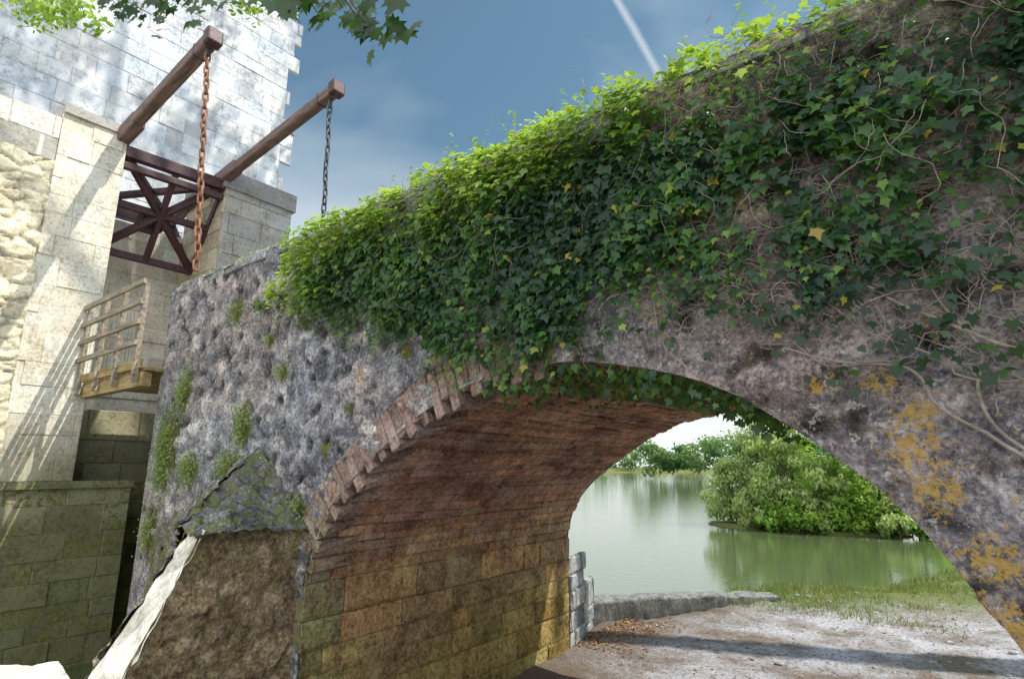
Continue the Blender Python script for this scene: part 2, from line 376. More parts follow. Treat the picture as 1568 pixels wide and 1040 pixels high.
patch(cpb,(-1.64,.70,-.155),(-1.79,.985,.06),(-2.5,.985,-.25),(-2.0,.88,-.34),70,.045,(.8,.78,.75),.45,4,5,4,None,None,.5)
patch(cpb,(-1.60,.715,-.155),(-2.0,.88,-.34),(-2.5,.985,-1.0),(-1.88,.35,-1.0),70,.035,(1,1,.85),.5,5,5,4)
patch(cpb,(-2.0,.88,-.34),(-2.5,.985,-.25),(-2.55,1.0,-1.0),(-2.5,.985,-1.0),30,.02,(.8,.8,.7),.5,6,5,4)
cpb.obj('buttress_cap',facade_m,bridge,smooth=True)
wg=MB()
for (xa,ya,xb,yb,h) in ((-1.5,2.40,-1.56,2.62,1.15),(-1.56,2.62,-1.63,2.84,.7)):
    O=np.array((xa*D,ya*D,-.6)); Ud=np.array(((xb-xa)*D,(yb-ya)*D,0)); w=np.linalg.norm(Ud); Ud/=w
    ashlar(wg,O,Ud,(0,0,1),(Ud[1],-Ud[0],0),w,h+.6,.25,.3,.5,.02,.01,.02,rnd=.8)
    nx=-Ud[1];ny=Ud[0]
    wg.add([tuple(O+np.array((0,0,h+.59))),tuple(O+Ud*w+np.array((0,0,h+.53))),tuple(O+Ud*w+np.array((nx*.5,ny*.5,h+.53))),tuple(O+np.array((nx*.5,ny*.5,h+.59)))],[(0,1,2,3)],(1.,1.,1.))
    wg.add([tuple(O+Ud*w+np.array((0,0,-.0))),tuple(O+Ud*w+np.array((nx*.5,ny*.5,0))),tuple(O+Ud*w+np.array((nx*.5,ny*.5,h+.53))),tuple(O+Ud*w+np.array((0,0,h+.53)))],[(0,1,2,3)],(1,1,1))
wg.obj('wing_wall',coping_m,bridge)

# ---------------------------------------------------------------- GATE TOWER
gate=empty('castle_gate_tower')
g1=MB()
def gmoss(p): return .46 if p[2]<1.9 and random.random()<.5 else .2
XL=-3.4*D
ashlar(g1,(XL,-6,1.9),(0,1,0),(0,0,1),(1,0,0),5.9,5.0,.15,.12,.34,.016,.010,.022,.08,.14,tint=(1.0,.93,.76),rnd=.9,bed=.9)
ashlar(g1,(XL,-6,6.9),(0,1,0),(0,0,1),(1,0,0),6+.66*D,.72,.36,.4,.8,.008,.005,.008,.08,.08)
ashlar(g1,(XL+.01,.66*D,2.2),(0,1,0),(0,0,1),(1,0,0),.29*D,1.77*D+CZ-2.2,.36,.35,.7,.008,.004,.006,.1,.07,tint=(1.02,1.0,.95),bed=.85)
ashlar(g1,(XL+.06,-6,-.9),(0,1,0),(0,0,1),(1,0,0),6+1.2*D,3.0,.3,.35,.8,.010,.005,.009,.1,.10,mossf=gmoss,tint=(.9,.88,.78),bed=.85)
g1.box((XL-1.6,-6,-.9),(XL-.05,.95*D,1.74*D+CZ))
g1.box((XL-1.6,.66*D,1.77*D+CZ),(XL+.06,.97*D,1.82*D+CZ),(.6,.6,.62))
g1.box((XL+.03,-6,2.1),(XL+.14,1.2*D,2.2),(.6,.62,.5),.4)
XR2=-3.95*D
ashlar(g1,(XR2,.9*D,.4*D+CZ),(0,1,0),(0,0,1),(1,0,0),1.4*D,1.1*D,.33,.4,.7,.008,.007,.01,bed=.8)
ashlar(g1,(XR2+.9,.95*D,-.9),(0,1,0),(0,0,1),(1,0,0),1.4*D,3.2+1.0,.33,.4,.8,.012,.008,.012,tint=(.5,.52,.4),mossf=gmoss)
ashlar(g1,(XR2,1.5*D,-.9),(1,0,0),(0,0,1),(0,-1,0),-XR2-3.4*D,1.8*D+CZ+.9,.33,.35,.7,.008,.007,.01,tint=(.8,.74,.62))
ashlar(g1,(XL,1.5*D,-.9),(0,1,0),(0,0,1),(1,0,0),.45*D,1.8*D+CZ+.9,.33,.4,.7,.008,.007,.01,tint=(.58,.58,.62))
g1.box((XR2,1.5*D+.03,-.9),(XL-.03,1.95*D,1.8*D+CZ))
g1.box((XR2,1.48*D,1.7*D+CZ),(XL+.05,1.97*D,1.82*D+CZ),(.4,.4,.45))
g1.box((XR2-.5,.9*D,-.9),(XR2-.04,2.6*D,1.4*D+CZ))
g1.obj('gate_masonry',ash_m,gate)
g2=MB(); patch(g2,(-3.402,-.04,-.10),(-3.402,.665,-.10),(-3.402,.665,1.5),(-3.402,-.04,1.5),80,.045,(1.0,.95,.80),0,11,3,3.0,None,180,.4)
g2.obj('gate_rubble_panel',ash_m,gate,smooth=True)
t1=MB(); XT=-4.5*D
ashlar(t1,(XT,-9,0),(0,1,0),(0,0,1),(1,0,0),9+2.42*D,27,.42,.5,1.0,.006,.008,.01,.1,.09,rag=.32,bed=.75)
t1.box((XT-6,-9,0),(XT-.04,2.42*D,27))
for zc in (1.95,2.25,3.0): t1.box((XT-.5,2.42*D,zc*D+CZ),(XT+.05,2.42*D+.35,zc*D+CZ+.18),(.45,.45,.5))
t1.obj('tall_keep',tall_m,gate)
# ---------------------------------------------------------------- DRAWBRIDGE FRAME
draw=empty('drawbridge_lifting_frame')
def beam(mb,a,b,w,h=None):
    a=Vector(a);b=Vector(b);h=h or w; d=(b-a).normalized(); s_=d.cross(Vector((0,0,1))).normalized() if abs(d.z)<.95 else Vector((1,0,0)); u=s_.cross(d)
    q=[]
    for p in (a,b):
        for i,j in ((-1,-1),(1,-1),(1,1),(-1,1)): q.append(p+s_*i*w/2+u*j*h/2)
    mb.add(q,[(0,3,2,1),(4,5,6,7),(0,1,5,4),(1,2,6,5),(2,3,7,6),(3,0,4,7)])
b1=MB()
A1=M(-3.62,.93,1.76);E1=M(-2.40,.92,1.86)
A2=M(-4.2,1.5,1.70);E2=M(-2.28,1.48,1.875)
beam(b1,A1,E1,.17,.19); beam(b1,A2,E2,.16,.18)
beam(b1,Vector(A1)-Vector((0,0,.02)),Vector(M(-3.2,.93,1.79)),.2,.26); beam(b1,A2,Vector(M(-3.25,1.49,1.79)),.19,.24)
b1.obj('lifting_beams',beamwood,draw,bevel=.03)
b2=MB()
for E,A_ in ((E1,A1),(E2,A2)):
    d=(Vector(E)-Vector(A_)).normalized()
    beam(b2,Vector(E)-d*.03,Vector(E)+d*.13,.21,.22); beam(b2,Vector(E)-d*.36,Vector(E)-d*.31,.185,.205)
b2.obj('beam_heads',dkwood,draw,bevel=.07)
b3=MB()
C1=Vector(M(-3.43,.95,1.70));C2=Vector(M(-3.43,1.5,1.72));C3=Vector(M(-4.15,.97,1.64));C4=Vector(M(-4.15,1.5,1.64))
beam(b3,C1,C2,.14,.2); beam(b3,C1-Vector((0,0,.24)),C2-Vector((0,0,.24)),.1,.12); beam(b3,C3,C4,.2,.28)
beam(b3,C1,C3,.18,.2)
H1=Vector(M(-3.75,.97,1.22));H2=Vector(M(-3.75,1.5,1.22)); mid=Vector(M(-3.72,1.22,1.45))
for a,b in ((C1,C4),(C2,C3),(C1,H2),(C2,H1),(H1,H2),(C1,H1),(C2,H2),(C4,H2),(C3,H1),((C1+C2)/2,(H1+H2)/2),((C1+H1)/2,(C2+H2)/2)): beam(b3,a,b,.09,.13)
beam(b3,mid-Vector((.15,0,0)),mid+Vector((.15,0,0)),.34)
b3.obj('counterweight_frame',dkwood,draw,bevel=.015)
def chain(name,a,b,mat,link=.125,r=.013):
    a=Vector(a);b=Vector(b);n=int((b-a).length/(link*.78)); d=(b-a).normalized(); mb=MB()
    sgn=Vector((0,1,0)).cross(d).normalized(); sg2=d.cross(sgn)
    for k in range(n):
        c=a.lerp(b,(k+.5)/n); c+=sgn*.012*math.sin(k*.9); S=sgn if k%2 else sg2; T_=d.cross(S)
        ang=random.uniform(-.25,.25); S,T_=S*math.cos(ang)+T_*math.sin(ang),T_*math.cos(ang)-S*math.sin(ang)
        vs=[];fs=[];NS=14;NR=6
        for i in range(NS):
            t=2*math.pi*i/NS; ca,sa=math.cos(t),math.sin(t); cx=.030*ca; cy=(link/2-.03)*(1 if sa>0 else -1)*(abs(sa)>.01)+.03*sa
            for j in range(NR):
                w=2*math.pi*j/NR; rr=r*math.cos(w); vs.append(c+S*(cx+rr*ca)+d*(cy+rr*sa)+T_*r*math.sin(w))
        for i in range(NS):
            for j in range(NR): fs.append((i*NR+j,((i+1)%NS)*NR+j,((i+1)%NS)*NR+(j+1)%NR,i*NR+(j+1)%NR))
        mb.add(vs,fs)
    mb.obj(name,mat,draw,smooth=True)
chain('rusty_chain',M(-2.42,.92,1.80),M(-2.26,.92,.75),rust,.14,.014)
chain('iron_chain',M(-2.31,1.48,1.80),M(-2.27,1.48,.43),iron,.15,.014)
hk=MB(); beam(hk,M(-2.42,.92,1.86),M(-2.42,.92,1.79),.05); beam(hk,M(-2.31,1.48,1.87),M(-2.31,1.48,1.79),.05); hk.obj('chain_hooks',iron,draw)
# ---------------------------------------------------------------- FOOTBRIDGE + RAILING
fbz=CZ+.41*D; foot=empty('wooden_footbridge')
pk=MB(); x=-3.5*D
while x<-2.66*D: pk.box((x,.93*D,fbz-.05),(x+.13,2.2*D,fbz)); x+=.145
pk.box((-3.5*D,.925*D,fbz-.24),(-2.66*D,.925*D+.12,fbz-.055)); pk.box((-3.5*D,1.6*D,fbz-.24),(-2.66*D,1.6*D+.12,fbz-.055))
pk.box((-3.5*D,.91*D,fbz-.02),(-2.66*D,.923*D,fbz+.10))
pk.obj('deck',deckwood,foot,bevel=.008)
rl=MB()
for i,xx in enumerate((-3.38,-3.15,-2.92,-2.69)):
    X=xx*D; rl.box((X-.03,.93*D-.1,fbz-.2),(X+.03,.93*D-.04,fbz+1.1))
for zz,h in ((1.07,.07),(.80,.07),(.53,.07),(.26,.07)):
    rl.box((-3.42*D,.93*D-.15,fbz+zz),(-2.66*D,.93*D-.105,fbz+zz+h))
    rl.box((-3.42*D,2.1*D-.15,fbz+zz),(-2.66*D,2.1*D-.105,fbz+zz+h))
rl.obj('railing',woodmat('rail_timber',(.16,.13,.10),(.46,.40,.31),0),foot,bevel=.006)
wr=MB(); X=-3.4*D
while X<-2.67*D: wr.box((X-.0015,.93*D-.022,fbz+.1),(X+.0015,.93*D-.019,fbz+.8)); X+=.13
wr.obj('wire_mesh_panel',iron,foot)

# ---------------------------------------------------------------- TERRAIN + WATER
ys=[-400,-50,0,2.5,7.1,8.6,10.4,12.0,13.4,16.3,19,25,40,100,300,900]
xs=[-6.5,-6.5,-5.6,-5.0,-4.9,-4.95,-3.9,-4.0,-4.1,-1.2,-.3,4,15,60,200,600]
def sstep(t): t=min(1,max(0,t)); return t*t*(3-2*t)
def hgt(x,y):
    r=math.hypot(x,y); wob=.35*ntex((x,y,0),.6)*(1 if y>12 else .1)
    w=(x-np.interp(y,ys,xs)+wob)*(.75 if y>12 else 1)
    h=-1.4+1.4*sstep((w+.9)/1.1)
    if y>12 and w>0: h-=.22*(1-sstep(w/2.0))
    if y<2.2: h+=.8*sstep((2.2-y)/1.2)*sstep((w)/1.)
    isl=1-math.sqrt(((x+5.8)/4.1)**2+((y-29)/1.7)**2)+.25*ntex((x,y,2),.9); h=max(h,-1.4+1.22*sstep(isl*3+.9))
    if r>290: h=max(h,-1.4+3*sstep((r-290)/20))
    h+=.035*noise.fractal(Vector((x,y,0))*1.1,1,2,4)*(r<80)
    if 7<y<20 and -6<x<8: h+=.022*noise.fractal(Vector((x,y,3))*5,1,2,3)
    return h
def axis(lo,hi,step,far):
    a=list(np.arange(lo,hi,step)); s_=step; v=a[-1]
    while v<far: s_*=1.25; v+=s_; a.append(v)
    s_=step; v=a[0]; b=[]
    while v>-far: s_*=1.25; v-=s_; b.append(v)
    return b[::-1]+a
gx=axis(-11,6,.10,900); gy=axis(0,19,.10,900)
gx=sorted(set(gx)|set(np.arange(-400,401,12.)) ); gy=sorted(set(gy)|set(np.arange(20,34,.4))|set(np.arange(270,330,6.)))
tb=MB()
for X in gx:
    for Y in gy: tb.v.append((X,Y,hgt(X,Y)))
ny=len(gy)
for i in range(len(gx)-1):
    for j in range(ny-1): k=i*ny+j; tb.f.append((k,k+ny,k+ny+1,k+1))
gm,nt=newmat('ground_soil'); g=NT(nt)
geo=g.n('ShaderNodeNewGeometry'); Pp=geo.outputs['Position']; sx=g.n('ShaderNodeSeparateXYZ'); g.l(Pp,sx.inputs[0])
n1=g.noise(Pp,.9,4,.75); n2=g.noise(Pp,18,3,.8); n3=g.noise(Pp,60,2,.7)
c=g.ramp(n1,[(.38,(.20,.165,.135)),(.48,(.33,.31,.31)),(.60,(.49,.49,.53))])
c=g.mix(g.ramp(n2,[(.38,.85),(.48,0)]),c,(.13,.10,.075))
c=g.mix(g.ramp(n3,[(.6,0),(.7,.5)]),c,(.56,.56,.58))
edge=g.math('ADD',sx.outputs[0],g.math('MULTIPLY',n1,1.6))
mr0=g.n('ShaderNodeMapRange'); g.l(edge,mr0.inputs[0]); mr0.inputs[1].default_value=-3.6; mr0.inputs[2].default_value=-1.7; mr0.inputs[3].default_value=.8; mr0.inputs[4].default_value=0
c=g.mix(mr0.outputs[0],c,(.15,.11,.08))  # dark brown paints the shade on the ground left of the path
gr=g.math('ADD',g.math('MULTIPLY',g.math('SUBTRACT',sx.outputs[1],g.math('MULTIPLY',sx.outputs[0],.55)),1.0),g.math('MULTIPLY',n1,3.5))
mr=g.n('ShaderNodeMapRange'); g.l(gr,mr.inputs[0]); mr.inputs[1].default_value=14.0; mr.inputs[2].default_value=16.0
c=g.mix(mr.outputs[0],c,g.mix(n2,(.07,.09,.03),(.24,.26,.10)))
b=g.n('ShaderNodeBsdfPrincipled'); g.l(c,b.inputs['Base Color']); b.inputs['Roughness'].default_value=1; b.inputs['Specular IOR Level'].default_value=.1
bp=g.n('ShaderNodeBump'); bp.inputs['Strength'].default_value=.9; bp.inputs['Distance'].default_value=.04
g.l(g.math('ADD',n2,g.math('MULTIPLY',n3,.4)),bp.inputs['Height']); g.l(bp.outputs[0],b.inputs['Normal'])
o=g.n('ShaderNodeOutputMaterial'); g.l(b.outputs[0],o.inputs[0])
tb.obj('ground',gm,smooth=True)
wm,nt=newmat('lake_water'); g=NT(nt); geo=g.n('ShaderNodeNewGeometry')
b=g.n('ShaderNodeBsdfPrincipled'); b.inputs['Base Color'].default_value=(.09,.12,.05,1); b.inputs['Roughness'].default_value=.015; b.inputs['IOR'].default_value=2.5; b.inputs['Specular IOR Level'].default_value=.5
mp=g.n('ShaderNodeMapping'); mp.inputs['Scale'].default_value=(1.2,2.6,1); g.l(geo.outputs['Position'],mp.inputs[0])
nn=g.noise(mp.outputs[0],2.2,3,.6); bp=g.n('ShaderNodeBump'); bp.inputs['Strength'].default_value=.12; bp.inputs['Distance'].default_value=.05
g.l(nn,bp.inputs['Height']); g.l(bp.outputs[0],b.inputs['Normal']); o=g.n('ShaderNodeOutputMaterial'); g.l(b.outputs[0],o.inputs[0])
WZ=-.3
wb=MB(); wb.v=[(-900,-900,WZ),(900,-900,WZ),(900,900,WZ),(-900,900,WZ)]; wb.f=[(0,1,2,3)]; wb.obj('lake_water',wm)
qw=MB(); pts=[(-4.92,8.4),(-4.75,8.9),(-4.5,9.5),(-4.1,10.2),(-3.65,10.9),(-3.2,11.5),(-2.9,11.9)]
PL_=[Vector((p[0],p[1],0)) for p in pts]; path=[]
for a_,b_ in zip(PL_,PL_[1:]):
    for k in range(14): path.append(a_.lerp(b_,k/14))
prof=[(.06,-.5),(.05,-.1),(.03,.05),(.0,.16),(-.01,.26),(-.05,.32),(-.14,.345),(-.28,.35),(-.4,.32),(-.44,.2),(-.46,-.5)]
for i,p in enumerate(path):
    d=(path[min(i+1,len(path)-1)]-path[max(i-1,0)]).normalized(); nn_=Vector((d.y,-d.x,0)); fall=1-.75*i/len(path)
    for k,(of,z) in enumerate(prof):
        q=p+nn_*of; q.z=z*fall if z>0 else z; q+=Vector((1,-.5,.7))*.06*noise.fractal(q*2.6,.9,2,4)
        if i%9==0 and 1<k<9: q.z-=.03; q-=nn_*.03
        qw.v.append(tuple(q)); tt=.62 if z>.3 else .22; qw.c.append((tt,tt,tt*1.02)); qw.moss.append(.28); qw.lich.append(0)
m_=len(prof)
for i in range(len(path)-1):
    for k in range(m_-1): a=i*m_+k; qw.f.append((a,a+m_,a+m_+1,a+1))
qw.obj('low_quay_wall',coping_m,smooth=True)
lg=MB(); 
patch(lg,(-2.3,.28,-.515),(-1.0,.28,-.515),(-1.25,.50,-.50),(-1.95,.58,-.505),60,.012,(1.1,1.1,1.05),0,8,5,3)
patch(lg,(-1.95,.58,-.505),(-1.25,.50,-.50),(-1.25,.52,-1.0),(-1.95,.60,-1.0),20,.03,(1,1,1),0,9)
lg.obj('foreground_stone_ledge',ledge_m,smooth=True)

# ---------------------------------------------------------------- IVY
ivy=empty('ivy_plant')
lx=[-1.86,-1.82,-1.69,-1.5,-1.36,-1.13,-.94,-.79,-.69,-.6,-.54,-.41,-.3,-.23,-.14,-.05,.02,.12,.5,3]
lz=[.55,.53,.54,.48,.43,.35,.27,.21,.22,.28,.38,.36,.35,.38,.37,.37,.40,.40,.4,.4]
sxp=[-1.84,-.69,-.6,-.48,-.36,-.25,-.15,-.09,.01,.08,.5,3]; szp=[.54,.20,.23,.25,.24,.24,.18,.14,.12,.1,.05,.05]
tpx=[-1.86,-1.7,-1.6,-1.5,-1.38,-1.2,3]; tpz=[.55,.60,.66,.72,.77,.80,.815]
C=[];Nl=[];Ul=[];Sz=[];Cc=[]
def bulge(x,z):
    n=.5+.5*noise.fractal(Vector((x*1.0,z*1.4,4)),1,2,3); n2=.5+.5*ntex((x,z*.6,14),3.4); n4=.5+.5*ntex((x,z*.5,24),8)
    b=.02+.13*max(0,n)**1.5+.24*n2**2.4+.08*n4
    if x<-3.6: b+=.10*math.exp(-((x+4.7)/.6)**2)
    b*=.5+.8*max(0,min(1,(z-3.2)/1.5))
    if z>4.5: b*=max(.4,1-(z-4.5)*1.5)
    return b,(n2*.6+n4*.4)
tries=0
while len(C)<28000 and tries<600000:
    tries+=1
    x=random.uniform(-1.87,1.0)*D if random.random()<.93 else random.uniform(1,3)*D
    z=random.uniform(.1,.84)*D+CZ; xu=x/D; zu=(z-CZ)/D
    lo=np.interp(xu,lx,lz)+.05*ntex((x,1,1),2.2)+.06*ntex((x,5,1),7); sp_=np.interp(xu,sxp,szp); tp=np.interp(xu,tpx,tpz)+.035*ntex((x,2,7),3)+.025*ntex((x,2,7),9)
    if zu>tp: continue
    if zu>lo:
        nz_=ntex((x,3,z),1.9)+.5*ntex((x,13,z),5); d=1 if nz_>-.22 else .28
        if zu<lo+.06: d*=.55
        if xu>-.30 and zu<.5: d*=max(.25,.6+1.0*ntex((x,8,z),2.4))
    elif zu>sp_: d=.10+1.3*max(0,ntex((x,z,8),2.6)-.05)
    elif zu>sp_-.06: d=.02
    else: continue
    if random.random()>d: continue
    bz,lob=bulge(x,z); fr=random.random()**.5
    dep=fr*bz+.02+(.04*random.random())
    y=Y0-dep
    upz=.40+ (1.1*min(1,max(0,(zu-.55)/.2))+ .9*math.exp(-((xu+1.66)/.2)**2))*fr
    nrmv=np.array((random.gauss(.1,.4),-1+random.gauss(0,.3),upz+random.gauss(0,.45)))
    if zu>.75:
        y=Y0-bz*random.random()+ random.random()**1.3*.4
        nrmv=np.array((random.gauss(.2,.6),random.gauss(-.2,.6),1))
    C.append((x,y,z)); Nl.append(nrmv); Ul.append((random.gauss(0,.45),-.2,1))
    Sz.append(random.uniform(.036,.08)*(.85 if d<.3 else 1)); 
    cr=.5+.5*ntex((x,z,66),1.7)
    v=random.betavariate(2,4)*.7+.2*ntex((x,z,6),1.3)+(.35+.75*cr)*max(0,(zu-.58)/.2)+.6*math.exp(-((xu+1.68)/.2)**2)+.3*(fr-.65)+.55*(lob-.5)+.06*(xu<-.8)  # leaf tone paints sun on crest and left tip, shade on inner leaves
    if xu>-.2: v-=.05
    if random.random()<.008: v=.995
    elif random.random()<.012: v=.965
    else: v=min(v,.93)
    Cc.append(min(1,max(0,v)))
for _ in range(900):
    x=random.uniform(-.85,-.25)*D; za=np.interp(x,ax[len(ax)//5:4*len(ax)//5],az[len(ax)//5:4*len(ax)//5])
    y=Y0+abs(random.gauss(0,.5))*1.3-.05
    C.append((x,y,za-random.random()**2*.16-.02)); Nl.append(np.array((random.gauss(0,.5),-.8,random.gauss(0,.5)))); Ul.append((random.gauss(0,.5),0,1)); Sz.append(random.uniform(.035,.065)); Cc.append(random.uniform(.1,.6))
for _ in range(110):
    xu=random.uniform(-1.75,.1); zz=np.interp(xu,lx,lz)*D+CZ+.12; x=xu*D; ln=random.uniform(.12,.42)
    for k in range(int(ln/.028)):
        z=zz-k*.028
        C.append((x+random.gauss(0,.022),Y0-.06-random.random()*.05,z)); Nl.append(np.array((random.gauss(0,.4),-1,.4))); Ul.append((random.gauss(0,.4),0,1)); Sz.append(random.uniform(.028,.055)); Cc.append(random.uniform(.2,.7))
for _ in range(110):
    x=random.uniform(-1.35,.9)*D; ln=random.uniform(.06,.22); y=Y0+random.uniform(-.05,.35); dx=random.gauss(0,.35)
    for k in range(int(ln/.03)+2):
        C.append((x+dx*k*.03+random.gauss(0,.015),y,TOP+.10+k*.03)); Nl.append(np.array((random.gauss(0,.7),-.4,1))); Ul.append((random.gauss(0,.6),0,1)); Sz.append(random.uniform(.028,.05)); Cc.append(random.uniform(.5,.92))
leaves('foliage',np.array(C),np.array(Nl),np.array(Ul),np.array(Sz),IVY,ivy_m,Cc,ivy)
paths=[]
def wallp(u,v,off=.02): return (u*D,Y0-off-.03,v*D+CZ)
def smoothpath(pts,n=8,wob=.02):
    out=[]
    for i in range(len(pts)-1):
        for k in range(n):
            t=k/n; a,b_=pts[i],pts[i+1]; x=a[0]+(b_[0]-a[0])*t; z=a[1]+(b_[1]-a[1])*t
            out.append((x+wob*ntex((x,z,3),9),z+wob*ntex((x,z,7),9)))
    out.append(pts[-1]); return out
main=[[(.16,.0),(.08,.12),(.05,.17),(-.02,.22),(-.07,.27),(-.14,.31),(-.24,.36),(-.4,.42)],[(.12,-.02),(.07,.01),(.05,.05),(-.01,.08),(-.05,.13),(-.11,.17),(-.2,.18)],[(-.41,.28),(-.38,.2),(-.32,.15),(-.28,.12)],[(-.52,.3),(-.42,.35),(-.32,.32),(-.24,.27),(-.17,.19),(-.09,.15)],[(.2,.2),(.1,.24),(.0,.3),(-.08,.4),(-.2,.5)],[(.2,-.1),(.1,-.03),(.06,.06),(.02,.15),(0,.28),(-.05,.42)],[(.08,.12),(0,.13),(-.07,.2),(-.16,.26),(-.26,.27)]]
for i,m_ in enumerate(main):
    p=smoothpath(m_,10,.05); r0=.011 if i in(0,1,5) else .006
    paths.append(([wallp(a,b_,.015) for a,b_ in p],[r0*(1-.6*k/len(p)) for k in range(len(p))]))
for _ in range(520):
    if random.random()<.70: u=random.uniform(-.3,.3); v=random.uniform(0,.65)
    else: u=random.uniform(-.75,-.1); v=random.uniform(.24,.42)
    base=random.choice([2.6,2.2,3.0,-.5,1.7,4.0]); ang=base+random.gauss(0,.4); pts=[];n=random.randint(10,44)
    for k in range(n):
        pts.append((u,v)); ang+=random.gauss(0,.42)+(base-ang)*.12; u+=math.cos(ang)*.009; v+=math.sin(ang)*.009
        if v<.06+ (0 if u>-.1 else .12): break
    if len(pts)<5: continue
    r0=random.choice([.0013,.0018,.0025,.004]); off=random.uniform(0,.03)
    paths.append(([wallp(a,b_,off) for a,b_ in pts],[r0*(1-.5*k/len(pts)) for k in range(len(pts))]))
for _ in range(170):
    u=random.uniform(-1.2,.45); v=random.uniform(.45,.80); ang=random.choice([-1.57,-1.4,-2.0,-1.2])+random.gauss(0,.3); pts=[];dep=bulge(u*D,v*D+CZ)[0]+.03
    for k in range(random.randint(6,20)):
        pts.append((u*D,Y0-dep-.02*math.sin(k*.5),v*D+CZ))
        ang+=random.gauss(0,.4); u+=math.cos(ang)*.010; v+=math.sin(ang)*.010; dep=max(.05,dep*.97)
    paths.append((pts,[.0018]*len(pts)))
tubes('stems',paths,stem_m,ivy)
C=[];Nl=[];Ul=[];Sz=[];Cc=[]
for (cx,cz,r1,r2) in MOSS:
    for _ in range(int(900*r1*r2*9)):
        x=random.gauss(cx,r1*.42); z=random.gauss(cz,r2*.42)
        if x>-4.45: continue
        C.append((x,Y0-.03-random.random()*.07,z)); Nl.append((random.gauss(0,.6),-1,.6)); Ul.append((random.gauss(0,.6),0,1)); Sz.append(random.uniform(.016,.036)); Cc.append(random.uniform(.0,.6))
for _ in range(500):
    x=random.uniform(-8,-4.2); C.append((x,Y0+random.uniform(0,.3),TOP+.03+random.random()*.05)); Nl.append((random.gauss(0,.6),-1,.6)); Ul.append((random.gauss(0,.6),0,1)); Sz.append(random.uniform(.018,.04)); Cc.append(random.uniform(.3,1))
leaves('wall_plant_tufts',np.array(C),np.array(Nl),np.array(Ul),np.array(Sz),OVAL,willow_m,Cc)

# ---------------------------------------------------------------- TREES
def crown(centers,n,lsize):
    W=np.array([c[3]**2 for c in centers]); W/=W.sum()
    idx=rng.choice(len(centers),n,p=W); v=nrm(rng.normal(size=(n,3))); rad=rng.random(n)**.45
    cc=np.array(centers); C=cc[idx,:3]+v*(rad*cc[idx,3])[:,None]*np.array((1,1,.8))
    N_=nrm(v+rng.normal(size=(n,3))*.7+np.array((0,0,.4))); S=rng.uniform(.7,1.3,n)*lsize
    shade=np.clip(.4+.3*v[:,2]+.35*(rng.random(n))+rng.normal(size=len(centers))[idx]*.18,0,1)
    return C,N_,S,shade
def tree(name,x,y,z0,h,r,nl,ls,mat,trunk=.12,nc_=14,droop=False,base=.3):
    e=empty(name); cl=[]
    for i in range(nc_):
        t=random.random(); zz=z0+h*(base+(1-base-.1)*t); rr=r*math.sin(math.pi*(.22+.7*t))*.8; a=random.uniform(0,6.28); q=random.uniform(.2,1)*rr
        cl.append((x+math.cos(a)*q,y+math.sin(a)*q,zz,r*random.uniform(.2,.4)))
    C,N_,S,sh=crown(cl,nl,ls); Up=rng.normal(size=C.shape)
    if droop: Up=rng.normal(size=C.shape)*.2+np.array((0,0,1))
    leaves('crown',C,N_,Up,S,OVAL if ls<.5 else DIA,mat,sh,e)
    pth=[([(x,y,z0-.3),(x+.05*r,y,z0+h*.3),(x-.04*r,y+.03,z0+h*.75)],[trunk,trunk*.7,trunk*.2])]
    for c in cl[:10]: pth.append(([(x+.04*r,y,z0+h*random.uniform(.15,.45)),((x+c[0])/2,(y+c[1])/2,(c[2]+z0+h*.4)/2+.05*h),c[:3]],[trunk*.4,trunk*.28,trunk*.08]))
    tubes('trunk_and_limbs',pth,bark_m,e); return e
isl=[(-8.9,28.6,3.4,1.4,'shrub',willow_m),(-7.6,29.0,6.0,2.0,'willow_tree',willow_m),(-6.3,29.6,7.6,2.3,'alder_tree',tree_m),(-4.4,28.8,6.8,2.2,'alder_tree',tree_m),(-2.9,29.0,6.2,2.0,'willow_tree',willow_m),(-6.4,27.9,4.2,1.5,'willow_tree',willow_m),(-4.8,27.8,3.0,1.3,'shrub',willow_m),(-7.8,27.9,1.5,1.2,'shrub',willow_m),(-3.5,27.8,1.6,1.3,'shrub',tree_m),(-1.6,28.4,4.0,1.7,'shrub',tree_m),(-5.6,27.5,1.2,1.1,'shrub',tree_m),(-2.2,27.7,1.3,1.1,'shrub',willow_m),(-6.8,27.5,1.0,1.0,'shrub',tree_m)]
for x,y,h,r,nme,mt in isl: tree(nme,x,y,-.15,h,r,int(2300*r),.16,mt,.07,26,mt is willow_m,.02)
cl=[]
for i in range(520):
    a=math.radians(random.uniform(-75,40)); rr=random.uniform(298,335); hh=random.uniform(11,19)*(1+.3*math.sin(a*17))
    cl.append((math.sin(a)*rr,math.cos(a)*rr,hh*random.uniform(.15,.85),random.uniform(3,6)))
C_,N_,S_,sh=crown(cl,24000,1.5)
leaves('distant_trees',C_,N_,rng.normal(size=C_.shape),S_,DIA,far_m,sh)
cl=[]
for i in range(90):
    t=random.random(); x=-62+t*50; y=128+t*18+random.uniform(0,8); cl.append((x,y,random.uniform(.5,8.5),random.uniform(1.6,3)))
C_,N_,S_,sh=crown(cl,9000,.8); leaves('distant_trees',C_,N_,rng.normal(size=C_.shape),S_,DIA,far_m,sh*.7)
pt=empty('plane_tree'); cl=[]
for i in range(60): cl.append((random.uniform(-8.5,-2.5),random.uniform(3.0,12.5),random.uniform(18,28),random.uniform(.3,.9)))
for i in range(30): cl.append((random.uniform(-1,5),random.uniform(11,14),random.uniform(20,30),random.uniform(.6,1.2)))
C_,N_,S_,sh=crown(cl,7500,.24); leaves('crown',C_,N_,rng.normal(size=C_.shape),S_,OVAL,tree_m,sh,pt)
